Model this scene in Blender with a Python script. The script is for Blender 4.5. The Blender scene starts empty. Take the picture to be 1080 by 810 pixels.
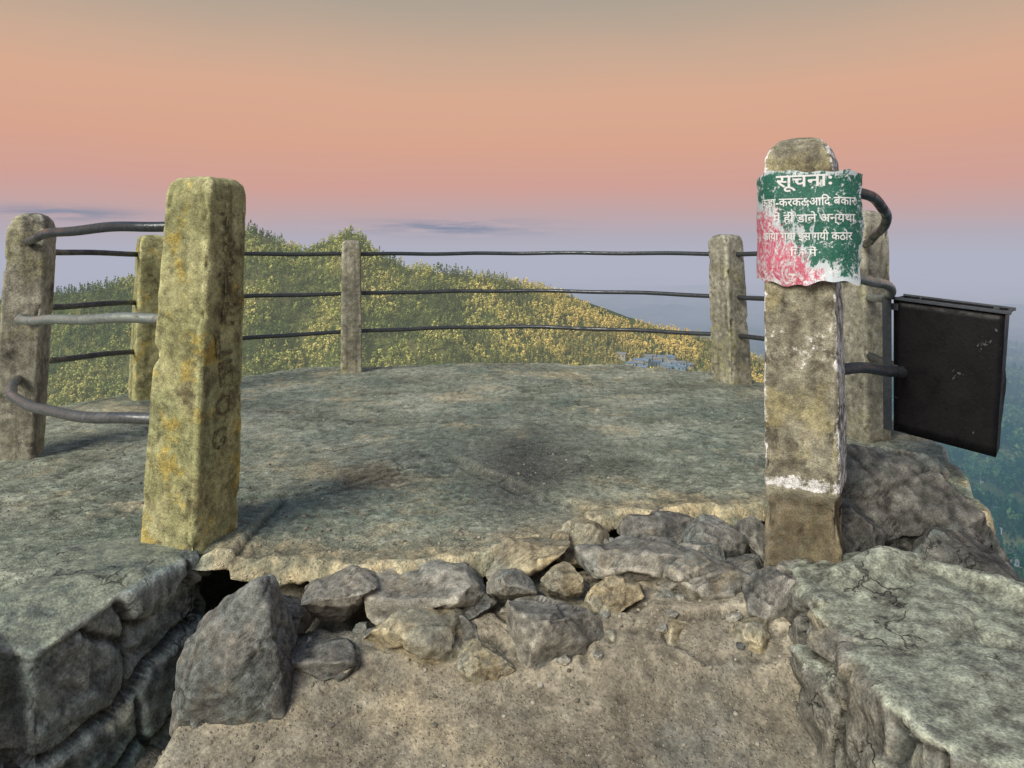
import bpy, bmesh, math, random
import numpy as np
from mathutils import Vector, Matrix

scene = bpy.context.scene
scene.view_settings.view_transform = 'Standard'
scene.view_settings.look = 'None'
scene.view_settings.exposure = 0
rnd = random.Random(7)

def srgb(r, g, b):
    o = []
    for c in (r, g, b):
        c /= 255
        o.append(c/12.92 if c <= .04045 else ((c+.055)/1.055)**2.4)
    return tuple(o)+(1,)

# ------------------------------------------------------------ numpy noise
def _hash(ix, iy, iz, seed):
    h = (ix*374761393 + iy*668265263 + iz*1274126177 + seed*974634777) & 0xffffffff
    h = ((h ^ (h >> 13))*1274126177) & 0xffffffff
    h = ((h ^ (h >> 16))*2246822519) & 0xffffffff
    h = h ^ (h >> 15)
    return h/4294967295.0*2-1
def vnoise(p, seed=0):
    f = np.floor(p); t = p-f; i = f.astype(np.int64); t = t*t*(3-2*t)
    r = 0
    for dx in (0, 1):
        wx = t[:, 0] if dx else 1-t[:, 0]
        for dy in (0, 1):
            wy = t[:, 1] if dy else 1-t[:, 1]
            for dz in (0, 1):
                wz = t[:, 2] if dz else 1-t[:, 2]
                r = r+wx*wy*wz*_hash(i[:, 0]+dx, i[:, 1]+dy, i[:, 2]+dz, seed)
    return r
def fbm(p, octv=4, seed=0, gain=.5, ridged=False):
    a = 1; s = 0; tot = 0; q = p.copy()
    for k in range(octv):
        n = vnoise(q, seed+k*17)
        if ridged: n = 1-2*np.abs(n)
        s = s+a*n; tot += a; a *= gain; q = q*2.03+3.7
    return s/tot
def cells(p, seed=0):
    """cell noise: value of the nearest cell, tilt inside the cell, distance to the border"""
    i = np.floor(p).astype(np.int64); n = len(p)
    d1 = np.full(n, 9.); d2 = np.full(n, 9.); val = np.zeros(n); tilt = np.zeros(n)
    for dx in (-1, 0, 1):
        for dy in (-1, 0, 1):
            for dz in (-1, 0, 1):
                c = i+np.array([dx, dy, dz])
                h = [_hash(c[:, 0], c[:, 1], c[:, 2], seed+k*7) for k in range(6)]
                q = c+.5+.42*np.stack(h[:3], 1)
                v = p-q; d = np.sqrt((v*v).sum(1))
                m = d < d1
                d2 = np.where(m, d1, np.minimum(d2, d)); d1 = np.where(m, d, d1)
                val = np.where(m, h[3], val); tilt = np.where(m, v[:, 0]*h[4]+v[:, 2]*h[5], tilt)
    return val, tilt, d2-d1
def sstep(a, b, x):
    t = np.clip((x-a)/(b-a), 0, 1); return t*t*(3-2*t)
def P3(X, Y, s=1., z=0.):
    return np.stack([X.ravel()*s, Y.ravel()*s, np.full(X.size, z)], 1)

# ------------------------------------------------------------ node helper
class NB:
    def __init__(s, nt):
        s.nt = nt; nt.nodes.clear()
    def n(s, t, **kw):
        nd = s.nt.nodes.new(t)
        for k, v in kw.items(): setattr(nd, k, v)
        return nd
    def put(s, sock, v):
        if isinstance(v, bpy.types.NodeSocket): s.nt.links.new(v, sock)
        elif v is not None:
            if sock.type == 'VECTOR' and isinstance(v, (int, float)): v = (v, v, v)
            elif sock.type == 'RGBA' and isinstance(v, (int, float)): v = (v, v, v, 1)
            sock.default_value = v
    def m(s, op, a, b=None, c=None, clamp=False):
        nd = s.n('ShaderNodeMath', operation=op, use_clamp=clamp)
        s.put(nd.inputs[0], a); s.put(nd.inputs[1], b); s.put(nd.inputs[2], c)
        return nd.outputs[0]
    def mix(s, f, a, b, blend='MIX'):
        nd = s.n('ShaderNodeMix', data_type='RGBA', blend_type=blend)
        s.put(nd.inputs[0], f); s.put(nd.inputs[6], a); s.put(nd.inputs[7], b)
        return nd.outputs[2]
    def ramp(s, f, stops):
        nd = s.n('ShaderNodeValToRGB'); cr = nd.color_ramp
        while len(cr.elements) < len(stops): cr.elements.new(.5)
        for e, (p, c) in zip(cr.elements, stops):
            e.position = p; e.color = c if len(c) == 4 else tuple(c)+(1,)
        s.put(nd.inputs[0], f); return nd.outputs[0]
    def noise(s, vec, scale, det=5, rough=.6, dist=0.):
        nd = s.n('ShaderNodeTexNoise')
        s.put(nd.inputs['Vector'], vec); nd.inputs['Scale'].default_value = scale
        nd.inputs['Detail'].default_value = det; nd.inputs['Roughness'].default_value = rough
        nd.inputs['Distortion'].default_value = dist
        return nd.outputs['Fac']
    def rng(s, v, a, b, c=0., d=1., smooth=True):
        nd = s.n('ShaderNodeMapRange', interpolation_type='SMOOTHSTEP' if smooth else 'LINEAR')
        s.put(nd.inputs[0], v)
        for i, x in enumerate((a, b, c, d)): nd.inputs[i+1].default_value = x
        return nd.outputs[0]
    def vmul(s, v, t):
        nd = s.n('ShaderNodeVectorMath', operation='MULTIPLY'); s.put(nd.inputs[0], v); nd.inputs[1].default_value = t
        return nd.outputs[0]
    def vadd(s, v, w):
        nd = s.n('ShaderNodeVectorMath', operation='ADD'); s.put(nd.inputs[0], v); s.put(nd.inputs[1], w)
        return nd.outputs[0]
    def attr(s, name):
        return s.n('ShaderNodeAttribute', attribute_name=name)

def new_mat(name):
    m = bpy.data.materials.new(name); m.use_nodes = True
    return m, NB(m.node_tree)
def finish(nb, shader):
    o = nb.n('ShaderNodeOutputMaterial'); nb.nt.links.new(shader, o.inputs[0])
def principled(nb, col, rough=.9, normal=None, metal=0., spec=.3):
    p = nb.n('ShaderNodeBsdfPrincipled')
    nb.put(p.inputs['Base Color'], col); nb.put(p.inputs['Roughness'], rough)
    nb.put(p.inputs['Metallic'], metal); nb.put(p.inputs['Specular IOR Level'], spec)
    if normal is not None: nb.put(p.inputs['Normal'], normal)
    return p.outputs[0]

def stone_mat(name, cols, scale=1., accents=(), bump=.6, crack=0., point=1., rough=.93,
              speck=.0, attrs=(), streak=False, dist=.02, gain=1., grain=.45):
    m, nb = new_mat(name)
    cols = [tuple(c*gain for c in q[:3])+(1,) for q in cols]
    tc = nb.n('ShaderNodeTexCoord'); oi = nb.n('ShaderNodeObjectInfo')
    off = nb.m('MULTIPLY', oi.outputs['Random'], 37.)
    vec = nb.vadd(tc.outputs['Object'], off)
    n1 = nb.noise(vec, 2.2*scale, 7, .66, .4)
    col = nb.ramp(n1, [(.33, cols[0]), (.5, cols[1]), (.66, cols[2])])
    n2 = nb.noise(vec, 16*scale, 6, .72)
    for i, (c, sc, lo, hi, amt) in enumerate(accents):
        na = nb.noise(nb.vadd(vec, 11.3*(i+1)), sc, 6, .7)
        col = nb.mix(nb.rng(na, lo, hi, 0, amt), col, tuple(x*gain for x in c[:3])+(1,))
    if streak:
        ns = nb.noise(nb.vmul(vec, (14, 14, 1.2)), 1., 4, .6)
        col = nb.mix(nb.rng(ns, .50, .70, 0, .6), col, (cols[0][0]*.55, cols[0][1]*.55, cols[0][2]*.55, 1))
    for (an, c, lo, hi) in attrs:
        a = nb.attr(an).outputs['Fac']
        v = nb.m('ADD', a, nb.m('MULTIPLY', nb.m('SUBTRACT', n2, .5), 1.8))
        col = nb.mix(nb.rng(v, lo, hi), col, c)
    g2 = nb.rng(n2, .3, .7, .48, 1.52, False)
    col = nb.mix(1., col, g2, 'MULTIPLY')
    n3 = nb.noise(vec, 110*scale, 3, .7)
    col = nb.mix(1., col, nb.rng(n3, .3, .7, 1-grain, 1+grain, False), 'MULTIPLY')
    h = nb.m('ADD', nb.m('MULTIPLY', n2, .8), nb.m('MULTIPLY', n3, .25))
    if speck:
        vo = nb.n('ShaderNodeTexVoronoi'); nb.put(vo.inputs['Vector'], vec); vo.inputs['Scale'].default_value = 85
        vs = nb.rng(vo.outputs['Distance'], .18, .38, 1, 0)
        sep = nb.n('ShaderNodeSeparateColor'); nb.put(sep.inputs[0], vo.outputs['Color'])
        gate = nb.rng(sep.outputs[0], .5, .55)
        vs = nb.m('MULTIPLY', vs, gate)
        tone = nb.mix(sep.outputs[1], (cols[0][0]*.4, cols[0][1]*.4, cols[0][2]*.4, 1), (cols[2][0]*1.6, cols[2][1]*1.55, cols[2][2]*1.5, 1))
        col = nb.mix(nb.m('MULTIPLY', vs, speck), col, tone)
        h = nb.m('ADD', h, nb.m('MULTIPLY', vs, .25))
    if crack:
        nd = nb.n('ShaderNodeTexNoise'); nb.put(nd.inputs['Vector'], vec); nd.inputs['Scale'].default_value = 4*scale
        nd.inputs['Detail'].default_value = 6
        wv = nb.vadd(vec, nb.vmul(nd.outputs['Color'], (.6, .6, .6)))
        vo = nb.n('ShaderNodeTexVoronoi', feature='DISTANCE_TO_EDGE'); nb.put(vo.inputs['Vector'], wv)
        vo.inputs['Scale'].default_value = 2.3*scale
        ck = nb.rng(vo.outputs['Distance'], .0, .022, 1, 0)
        msk = nb.rng(nb.noise(vec, 2.6*scale, 3), .5, .6)
        ck = nb.m('MULTIPLY', ck, nb.m('MULTIPLY', msk, crack))
        col = nb.mix(ck, col, (.012, .011, .01, 1))
        h = nb.m('SUBTRACT', h, nb.m('MULTIPLY', ck, .6))
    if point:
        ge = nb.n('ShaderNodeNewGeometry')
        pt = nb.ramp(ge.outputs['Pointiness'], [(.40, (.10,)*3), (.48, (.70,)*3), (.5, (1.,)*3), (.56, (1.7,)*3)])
        col = nb.mix(point, col, pt, 'MULTIPLY')  # crevice shade and bright edges multiplied into the base colour
    b = nb.n('ShaderNodeBump'); b.inputs['Strength'].default_value = bump; b.inputs['Distance'].default_value = dist
    nb.put(b.inputs['Height'], h)
    finish(nb, principled(nb, col, rough, b.outputs[0]))
    return m

# ------------------------------------------------------------ object helpers
def add(name, me, mat=None, loc=(0, 0, 0), yaw=0., rot=None):
    ob = bpy.data.objects.new(name, me)
    scene.collection.objects.link(ob)
    ob.location = loc
    ob.rotation_euler = rot if rot else (0, 0, yaw)
    if mat and me is not None and len(me.materials) == 0: me.materials.append(mat)
    return ob
def thing(ob, label, cat, group=None):
    ob["label"] = label; ob["category"] = cat
    if group: ob["group"] = group
    return ob
def mesh_np(name, V, F, smooth=True):
    me = bpy.data.meshes.new(name)
    V = np.asarray(V, dtype=np.float32); F = np.asarray(F, dtype=np.int32)
    k = F.shape[1]
    me.vertices.add(len(V)); me.vertices.foreach_set('co', V.ravel())
    me.loops.add(F.size); me.loops.foreach_set('vertex_index', F.ravel())
    me.polygons.add(len(F)); me.polygons.foreach_set('loop_start', np.arange(0, F.size, k, dtype=np.int32))
    me.polygons.foreach_set('loop_total', np.full(len(F), k, dtype=np.int32))
    me.update(calc_edges=True)
    me.polygons.foreach_set('use_smooth', np.full(len(F), smooth))
    return me
def fattr(me, name, vals):
    a = me.attributes.new(name, 'FLOAT', 'POINT'); a.data.foreach_set('value', np.asarray(vals, dtype=np.float32))
def hull_mesh(pts):
    bm = bmesh.new()
    for p in pts: bm.verts.new(p)
    bmesh.ops.convex_hull(bm, input=bm.verts)
    junk = [v for v in bm.verts if not v.link_faces]
    for v in junk: bm.verts.remove(v)
    me = bpy.data.meshes.new('h'); bm.to_mesh(me); bm.free(); return me
def remesh(me, voxel):
    ob = bpy.data.objects.new('tmp', me); scene.collection.objects.link(ob)
    md = ob.modifiers.new('r', 'REMESH'); md.mode = 'VOXEL'; md.voxel_size = voxel
    dg = bpy.context.evaluated_depsgraph_get()
    out = bpy.data.meshes.new_from_object(ob.evaluated_get(dg))
    bpy.data.objects.remove(ob); bpy.data.meshes.remove(me)
    return out
def getvn(me):
    n = len(me.vertices); co = np.empty(n*3, np.float32); no = np.empty(n*3, np.float32)
    me.vertices.foreach_get('co', co); me.vertices.foreach_get('normal', no)
    return co.reshape(-1, 3).astype(float), no.reshape(-1, 3).astype(float)
def setv(me, co, smooth=True):
    me.vertices.foreach_set('co', co.astype(np.float32).ravel()); me.update()
    me.polygons.foreach_set('use_smooth', np.full(len(me.polygons), smooth))
def parent(ch, par, L=None):
    ch.parent = par
    ch.matrix_parent_inverse = Matrix.Translation(-Vector(par.location)) if L is None else L

# ------------------------------------------------------------ colours / materials
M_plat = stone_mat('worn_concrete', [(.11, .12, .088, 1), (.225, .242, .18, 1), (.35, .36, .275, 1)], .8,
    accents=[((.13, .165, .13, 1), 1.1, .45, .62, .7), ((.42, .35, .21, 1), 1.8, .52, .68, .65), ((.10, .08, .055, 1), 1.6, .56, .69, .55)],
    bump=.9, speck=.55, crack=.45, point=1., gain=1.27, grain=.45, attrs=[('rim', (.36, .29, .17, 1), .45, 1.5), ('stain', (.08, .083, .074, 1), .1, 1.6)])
M_path = stone_mat('packed_dirt', [(.17, .15, .11, 1), (.28, .25, .185, 1), (.38, .345, .26, 1)], .9,
    accents=[((.19, .195, .165, 1), 1.5, .48, .62, .6), ((.44, .37, .24, 1), 2.5, .53, .7, .6)],
    bump=.75, speck=.4, crack=0, point=1., gain=1.08, grain=.38)
M_wall = stone_mat('mossy_rock', [(.08, .09, .085, 1), (.17, .195, .18, 1), (.29, .315, .28, 1)], 1.0,
    accents=[((.14, .195, .18, 1), 2.5, .46, .62, .7), ((.38, .36, .25, 1), 5, .60, .7, .5), ((.05, .048, .042, 1), 2, .58, .7, .6)], bump=.9, crack=.7, gain=1.08, dist=.014,
    attrs=[('top', (.245, .27, .205, 1), .5, 1.0)])
M_wallr = stone_mat('lichen_rock', [(.08, .077, .064, 1), (.18, .175, .145, 1), (.31, .30, .24, 1)], 1.2,
    accents=[((.15, .17, .155, 1), 3, .5, .65, .6), ((.04, .037, .03, 1), 2.4, .56, .68, .7), ((.38, .34, .22, 1), 4, .58, .7, .6)], bump=1., crack=.7, gain=1.05, dist=.016,
    attrs=[('top', (.32, .345, .265, 1), .45, 1.1)])
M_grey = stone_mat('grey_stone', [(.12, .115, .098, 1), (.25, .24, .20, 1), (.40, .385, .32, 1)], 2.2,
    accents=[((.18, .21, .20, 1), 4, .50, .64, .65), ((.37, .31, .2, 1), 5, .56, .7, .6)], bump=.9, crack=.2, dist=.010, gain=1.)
M_och = stone_mat('ochre_stone', [(.17, .14, .085, 1), (.31, .265, .17, 1), (.45, .40, .26, 1)], 2.2,
    accents=[((.23, .24, .20, 1), 4, .46, .6, .7), ((.48, .38, .17, 1), 6, .58, .7, .6)], bump=.9, crack=.2, dist=.010, gain=1.02)
M_dark = stone_mat('dark_stone', [(.06, .06, .055, 1), (.145, .142, .125, 1), (.28, .268, .23, 1)], 2.0,
    accents=[((.15, .18, .17, 1), 4, .48, .62, .65), ((.27, .22, .14, 1), 5, .57, .7, .5)], bump=.9, crack=.3, dist=.012, gain=1.)
M_crag = stone_mat('dark_crag', [(.045, .045, .042, 1), (.105, .103, .092, 1), (.21, .205, .175, 1)], 1.6,
    accents=[((.11, .14, .13, 1), 4, .48, .62, .6), ((.24, .21, .14, 1), 5, .58, .7, .5)], bump=1., crack=.6, dist=.014, gain=1.)
M_post = stone_mat('post_concrete', [(.14, .135, .105, 1), (.27, .265, .205, 1), (.40, .385, .31, 1)], 1.8,
    accents=[((.33, .32, .16, 1), 3.5, .5, .64, .6), ((.07, .065, .055, 1), 6, .56, .66, .8), ((.5, .49, .43, 1), 9, .6, .7, .6)],
    bump=.8, streak=True, crack=.25, dist=.012)
M_posty = stone_mat('post_concrete_yellow', [(.19, .19, .09, 1), (.36, .355, .175, 1), (.50, .485, .265, 1)], 1.8,
    accents=[((.30, .34, .17, 1), 3, .5, .66, .6), ((.09, .07, .045, 1), 5, .55, .66, .75), ((.50, .38, .085, 1), 6, .54, .63, .7)],
    bump=.9, streak=True, crack=.25, dist=.013)
M_postw = stone_mat('post_concrete_painted', [(.15, .14, .10, 1), (.29, .275, .20, 1), (.40, .38, .29, 1)], 1.8,
    accents=[((.36, .32, .16, 1), 4.5, .52, .64, .6), ((.09, .078, .06, 1), 6, .52, .64, .8)],
    bump=.9, streak=True, crack=.25, dist=.013, attrs=[('soil', (.15, .125, .08, 1), .5, 1.2), ('paint', (.66, .66, .64, 1), .72, .90)])

def metal_mat(name, c, rust, rough=.45, lo=.55, hi=.7, metal=.35, spec=.5):
    m, nb = new_mat(name)
    tc = nb.n('ShaderNodeTexCoord'); v = tc.outputs['Object']
    n = nb.noise(v, 9, 6, .7); n2 = nb.noise(v, 60, 4, .7)
    col = nb.mix(nb.rng(nb.m('ADD', nb.m('MULTIPLY', n, .7), nb.m('MULTIPLY', n2, .3)), lo, hi), c, rust)
    col = nb.mix(1., col, nb.rng(n2, .3, .7, .7, 1.3, False), 'MULTIPLY')
    b = nb.n('ShaderNodeBump'); b.inputs['Strength'].default_value = .3; b.inputs['Distance'].default_value = .004
    nb.put(b.inputs['Height'], n2)
    finish(nb, principled(nb, col, nb.rng(n, .4, .7, rough, .8), b.outputs[0], metal, spec))
    return m
M_rail = metal_mat('rail_metal', (.065, .074, .080, 1), (.09, .08, .07, 1), .26, .6, .75, .5, .6)
M_railr = metal_mat('rail_metal_worn', (.29, .33, .30, 1), (.13, .095, .075, 1), .28, .54, .66, .5, .6)
M_railb = metal_mat('rail_metal_dull', (.14, .15, .15, 1), (.12, .08, .06, 1), .28, .58, .7, .5, .6)
M_bin = metal_mat('black_sheet_metal', (.004, .004, .005, 1), (.08, .08, .085, 1), .42, .61, .64, 0., .25)
M_binrim = metal_mat('grey_sheet_metal', (.05, .06, .07, 1), (.08, .07, .06, 1), .5, .55, .7, 0., .4)

# ------------------------------------------------------------ near terrain
EX = np.array([-4.6, -2.2, -1.86, -1.66, -1.52, -1.40, -1.30, -1.20, -.98, -.83, -.47, -.12, .07, .31, .50, .70, .95, 1.17, 1.54, 2.6])
EY = np.array([1.10, 1.50, 1.80, 2.08, 2.34, 2.52, 2.58, 2.58, 2.62, 2.64, 2.60, 2.68, 2.81, 2.97, 3.04, 3.08, 3.06, 3.12, 3.04, 2.95])
OUT = np.array([(1.72, 2.5), (1.93, 3.0), (2.2, 3.5), (2.4, 4.4), (2.35, 5.6), (1.85, 6.5), (.9, 6.95), (0, 7.05), (-.9, 7.0), (-1.8, 6.8),
                (-2.6, 6.1), (-3.05, 5.2), (-3.4, 4.4), (-4.2, 3.4), (-4.6, 1.5), (-4.6, -3), (2.0, -3), (1.9, 1.)])
def yedge(X, Y=None):
    p = P3(X, X*0+.5, 5.)
    return np.interp(X.ravel(), EX, EY)+(.05*fbm(p, 4, 5)+.018*vnoise(P3(X, X*0, 23.), 9))*sstep(-1.0, -.8, X.ravel())
def outdist(X, Y):
    x = X.ravel(); y = Y.ravel(); d = np.full(x.size, 1e9); ins = np.zeros(x.size, bool)
    n = len(OUT)
    for i in range(n):
        a = OUT[i]; b = OUT[(i+1) % n]; ab = b-a
        t = np.clip(((x-a[0])*ab[0]+(y-a[1])*ab[1])/(ab@ab), 0, 1)
        d = np.minimum(d, np.hypot(x-a[0]-t*ab[0], y-a[1]-t*ab[1]))
        c = ((a[1] > y) != (b[1] > y)) & (x < (b[0]-a[0])*(y-a[1])/((b[1]-a[1])+1e-12)+a[0])
        ins ^= c
    return np.where(ins, -d, d)
def polydist(x, y, pts):
    d = np.full(x.size, 1e9)
    for a, b in zip(pts[:-1], pts[1:]):
        a = np.array(a); b = np.array(b); ab = b-a
        t = np.clip(((x-a[0])*ab[0]+(y-a[1])*ab[1])/(ab@ab), 0, 1)
        d = np.minimum(d, np.hypot(x-a[0]-t*ab[0], y-a[1]-t*ab[1]))
    return d
CR = [(-1.6, 3.0), (-1.21, 3.16), (-.85, 3.3), (-.62, 3.55), (-.29, 3.73), (-.1, 3.5), (.12, 3.2), (.3, 3.06)]
CR2 = [(-.3, 3.73), (.2, 4.1), (.9, 4.2), (1.5, 4.7), (2.2, 4.8)]
def ztop(X, Y):
    x = X.ravel(); y = Y.ravel()
    p = P3(X, Y)
    z = .018*fbm(p*1.3, 4, 1)+.010*fbm(p*6, 4, 2, .55)+.0035*vnoise(p*45, 3)+.002*vnoise(p*90, 4)
    z += -.006*sstep(.1, .6, fbm(p*4, 4, 21, ridged=True))
    wob = .03*fbm(p*9, 3, 31)
    d = polydist(x, y, CR)+wob
    z -= .022*np.exp(-(np.maximum(d, 0)/.022)**2)
    d2 = polydist(x, y, CR2)+wob
    z -= .008*np.exp(-(np.maximum(d2, 0)/.014)**2)
    e = yedge(X)
    yc = np.interp(x, [q[0] for q in CR], [q[1] for q in CR], left=-9, right=-9)
    z -= .026*sstep(0, .05, yc-y)*(yc > 0)*(x > -1.0)
    z -= .006*sstep(.4, 0, y-e)*(1+.8*fbm(p*12, 3, 6))*(x > -.95)
    od = outdist(X, Y)+.08*fbm(p*3, 3, 8)
    z -= np.where(od > 0, od*4.5+.08*sstep(0, .05, od), 0)
    return z
def zpath(X, Y):
    x = X.ravel(); y = Y.ravel(); p = P3(X, Y)
    z = np.interp(y, [-3, 1.5, 2.0, 2.2, 2.35, 2.5, 2.65, 2.85, 3.4], [-.5, -.465, -.42, -.34, -.262, -.212, -.192, -.185, -.18])
    z += .03*sstep(.15, .6, x)*sstep(2.0, 2.4, y)*sstep(1.1, .9, x)
    z -= .30*sstep(-.98, -1.10, x)*sstep(1.95, 2.25, y)
    z += (.022*fbm(p*2.3, 4, 41)+.014*fbm(p*8, 4, 42, .55)*sstep(2.1, 2.5, y))*sstep(-1.3, -1.0, x)+.003*fbm(p*30, 3, 43)+.0018*vnoise(p*80, 44)
    z += .025*sstep(.1, .5, fbm(p*5, 3, 47, ridged=True))*sstep(2.2, 2.4, y)*sstep(-1.1, -.9, x)
    z -= .26*np.exp(-(((x+.98)/.2)**2+((y-2.56)/.16)**2))
    z -= .12*np.exp(-(((x-.95)/.12)**2+((y-3.05)/.12)**2))
    z -= .15*np.exp(-(((y-(yedge(X)-.0))/.09)**2))*sstep(-.3, .15, fbm(p*4+9, 2, 49))
    od = outdist(X, Y)
    z -= np.where(od > 0, od*5, 0)
    return z
def gridV(xs, ys, zf):
    X, Y = np.meshgrid(xs, ys); z = zf(X, Y)
    V = np.stack([X.ravel(), Y.ravel(), z], 1)
    nx = len(xs); ny = len(ys)
    i, j = np.meshgrid(np.arange(nx-1), np.arange(ny-1)); a = (j*nx+i).ravel()
    return X, Y, V, np.stack([a, a+1, a+nx+1, a+nx], 1)
def axis(parts):
    return np.concatenate([np.arange(a, b, s) for a, b, s in parts])
xs = axis([(-7, -3.4, .08), (-3.4, -2.2, .02), (-2.2, 2.4, .0115), (2.4, 5, .06)])
ys = axis([(.9, 2.0, .03), (2.0, 3.6, .0105), (3.6, 5, .018), (5, 7.4, .03), (7.4, 11, .15)])
X, Y, V, F = gridV(xs, ys, ztop)
ye = yedge(X); f = ye-Y.ravel()
lip = sstep(-1.15, -1.05, X.ravel())
keep = f < .0+.17*lip
p = P3(X, Y)
th = (.075+.03*fbm(p*6, 3, 88))
drop = sstep(.0, .035, f)*lip
V[:, 2] -= th*drop+.02*sstep(.035, .16, f)*lip
V[:, 2] -= .04*sstep(-.12, 0, f)*(1-lip)
V[:, 1] += (2.8*np.maximum(f-.035, 0)+.02*fbm(np.stack([V[:, 0]*14, V[:, 2]*30, V[:, 1]*0], 1), 3, 91)*drop)*lip
rim = (sstep(-.38, -.02, f)*lip)*1.0
F = F[keep[F].all(1)]
used = np.unique(F); mp = np.full(len(V), -1); mp[used] = np.arange(len(used)); V = V[used]; F = mp[F]; rim = rim[used]
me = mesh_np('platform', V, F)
xx, yy = V[:, 0], V[:, 1]
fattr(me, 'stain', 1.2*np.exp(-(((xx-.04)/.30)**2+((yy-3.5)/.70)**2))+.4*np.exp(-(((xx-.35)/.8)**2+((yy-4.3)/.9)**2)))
fattr(me, 'rim', rim)
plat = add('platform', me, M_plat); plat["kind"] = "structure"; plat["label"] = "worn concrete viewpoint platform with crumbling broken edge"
xs2 = axis([(-5.2, -1.7, .06), (-1.7, 1.5, .0105), (1.5, 2.6, .06)])
ys2 = axis([(-3, 1.5, .08), (1.5, 1.95, .02), (1.95, 3.6, .0105)])
X, Y, V, F = gridV(xs2, ys2, zpath)
path = add('path', mesh_np('path', V, F), M_path); path["kind"] = "structure"; path["label"] = "dusty dirt path rising to the broken platform edge"

# ------------------------------------------------------------ rocks
def rock_pts(size, r, npts, square):
    w, d, h = size; pts = []
    for k in range(npts):
        v = Vector((r.gauss(0, 1), r.gauss(0, 1), r.gauss(0, 1))).normalized()
        mxx = max(abs(v.x), abs(v.y), abs(v.z))
        v = v*(1-square)+v/mxx*square
        v *= r.uniform(.85, 1.05)
        pts.append((v.x*w/2, v.y*d/2, v.z*h/2))
    A = np.array(pts)
    A -= (A.max(0)+A.min(0))/2
    A *= np.array(size)/(A.max(0)-A.min(0)); return [tuple(a) for a in A]
def chip(co, r, cuts, mxs, q, seed, lo=.78, hi=.97):
    for k in range(cuts):
        n = Vector((r.gauss(0, 1), r.gauss(0, 1), r.gauss(0, 1))).normalized(); n = np.array(n)
        s = co@n; lim = s.max()*r.uniform(lo, hi)
        lim = lim+.012*mxs*fbm(q*6+k, 2, seed+k)
        over = np.maximum(s-lim, 0)
        co = co-over[:, None]*n*.93
    return co
def rock_mesh(size, seed, vox=None, rough=1., npts=13, square=.7, pts=None, cuts=22, fit=True):
    r = random.Random(seed)
    if pts is None: pts = rock_pts(size, r, npts, square)
    mxs = max(size); vox = vox or mxs/36
    me = remesh(hull_mesh(pts), vox)
    co, no = getvn(me)
    q = co/mxs+seed*3.17
    co = co+no*(.05*fbm(q*2.2, 3, seed)*mxs*rough)[:, None]
    co = chip(co, r, cuts, mxs, q, seed)
    if fit:
        a, b = co.min(0), co.max(0); co = (co-(a+b)/2)*(np.array(size)/(b-a))
    val, tilt, e = cells(q*3.1, seed+5)
    dsp = .014*val+.030*tilt-.007*np.exp(-(e/.05)**2)
    dsp += .014*fbm(q*8, 4, seed+50, ridged=True)+.008*fbm(q*24, 2, seed+70)
    co = co+no*(dsp*mxs*rough)[:, None]
    setv(me, co)
    return me
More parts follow.
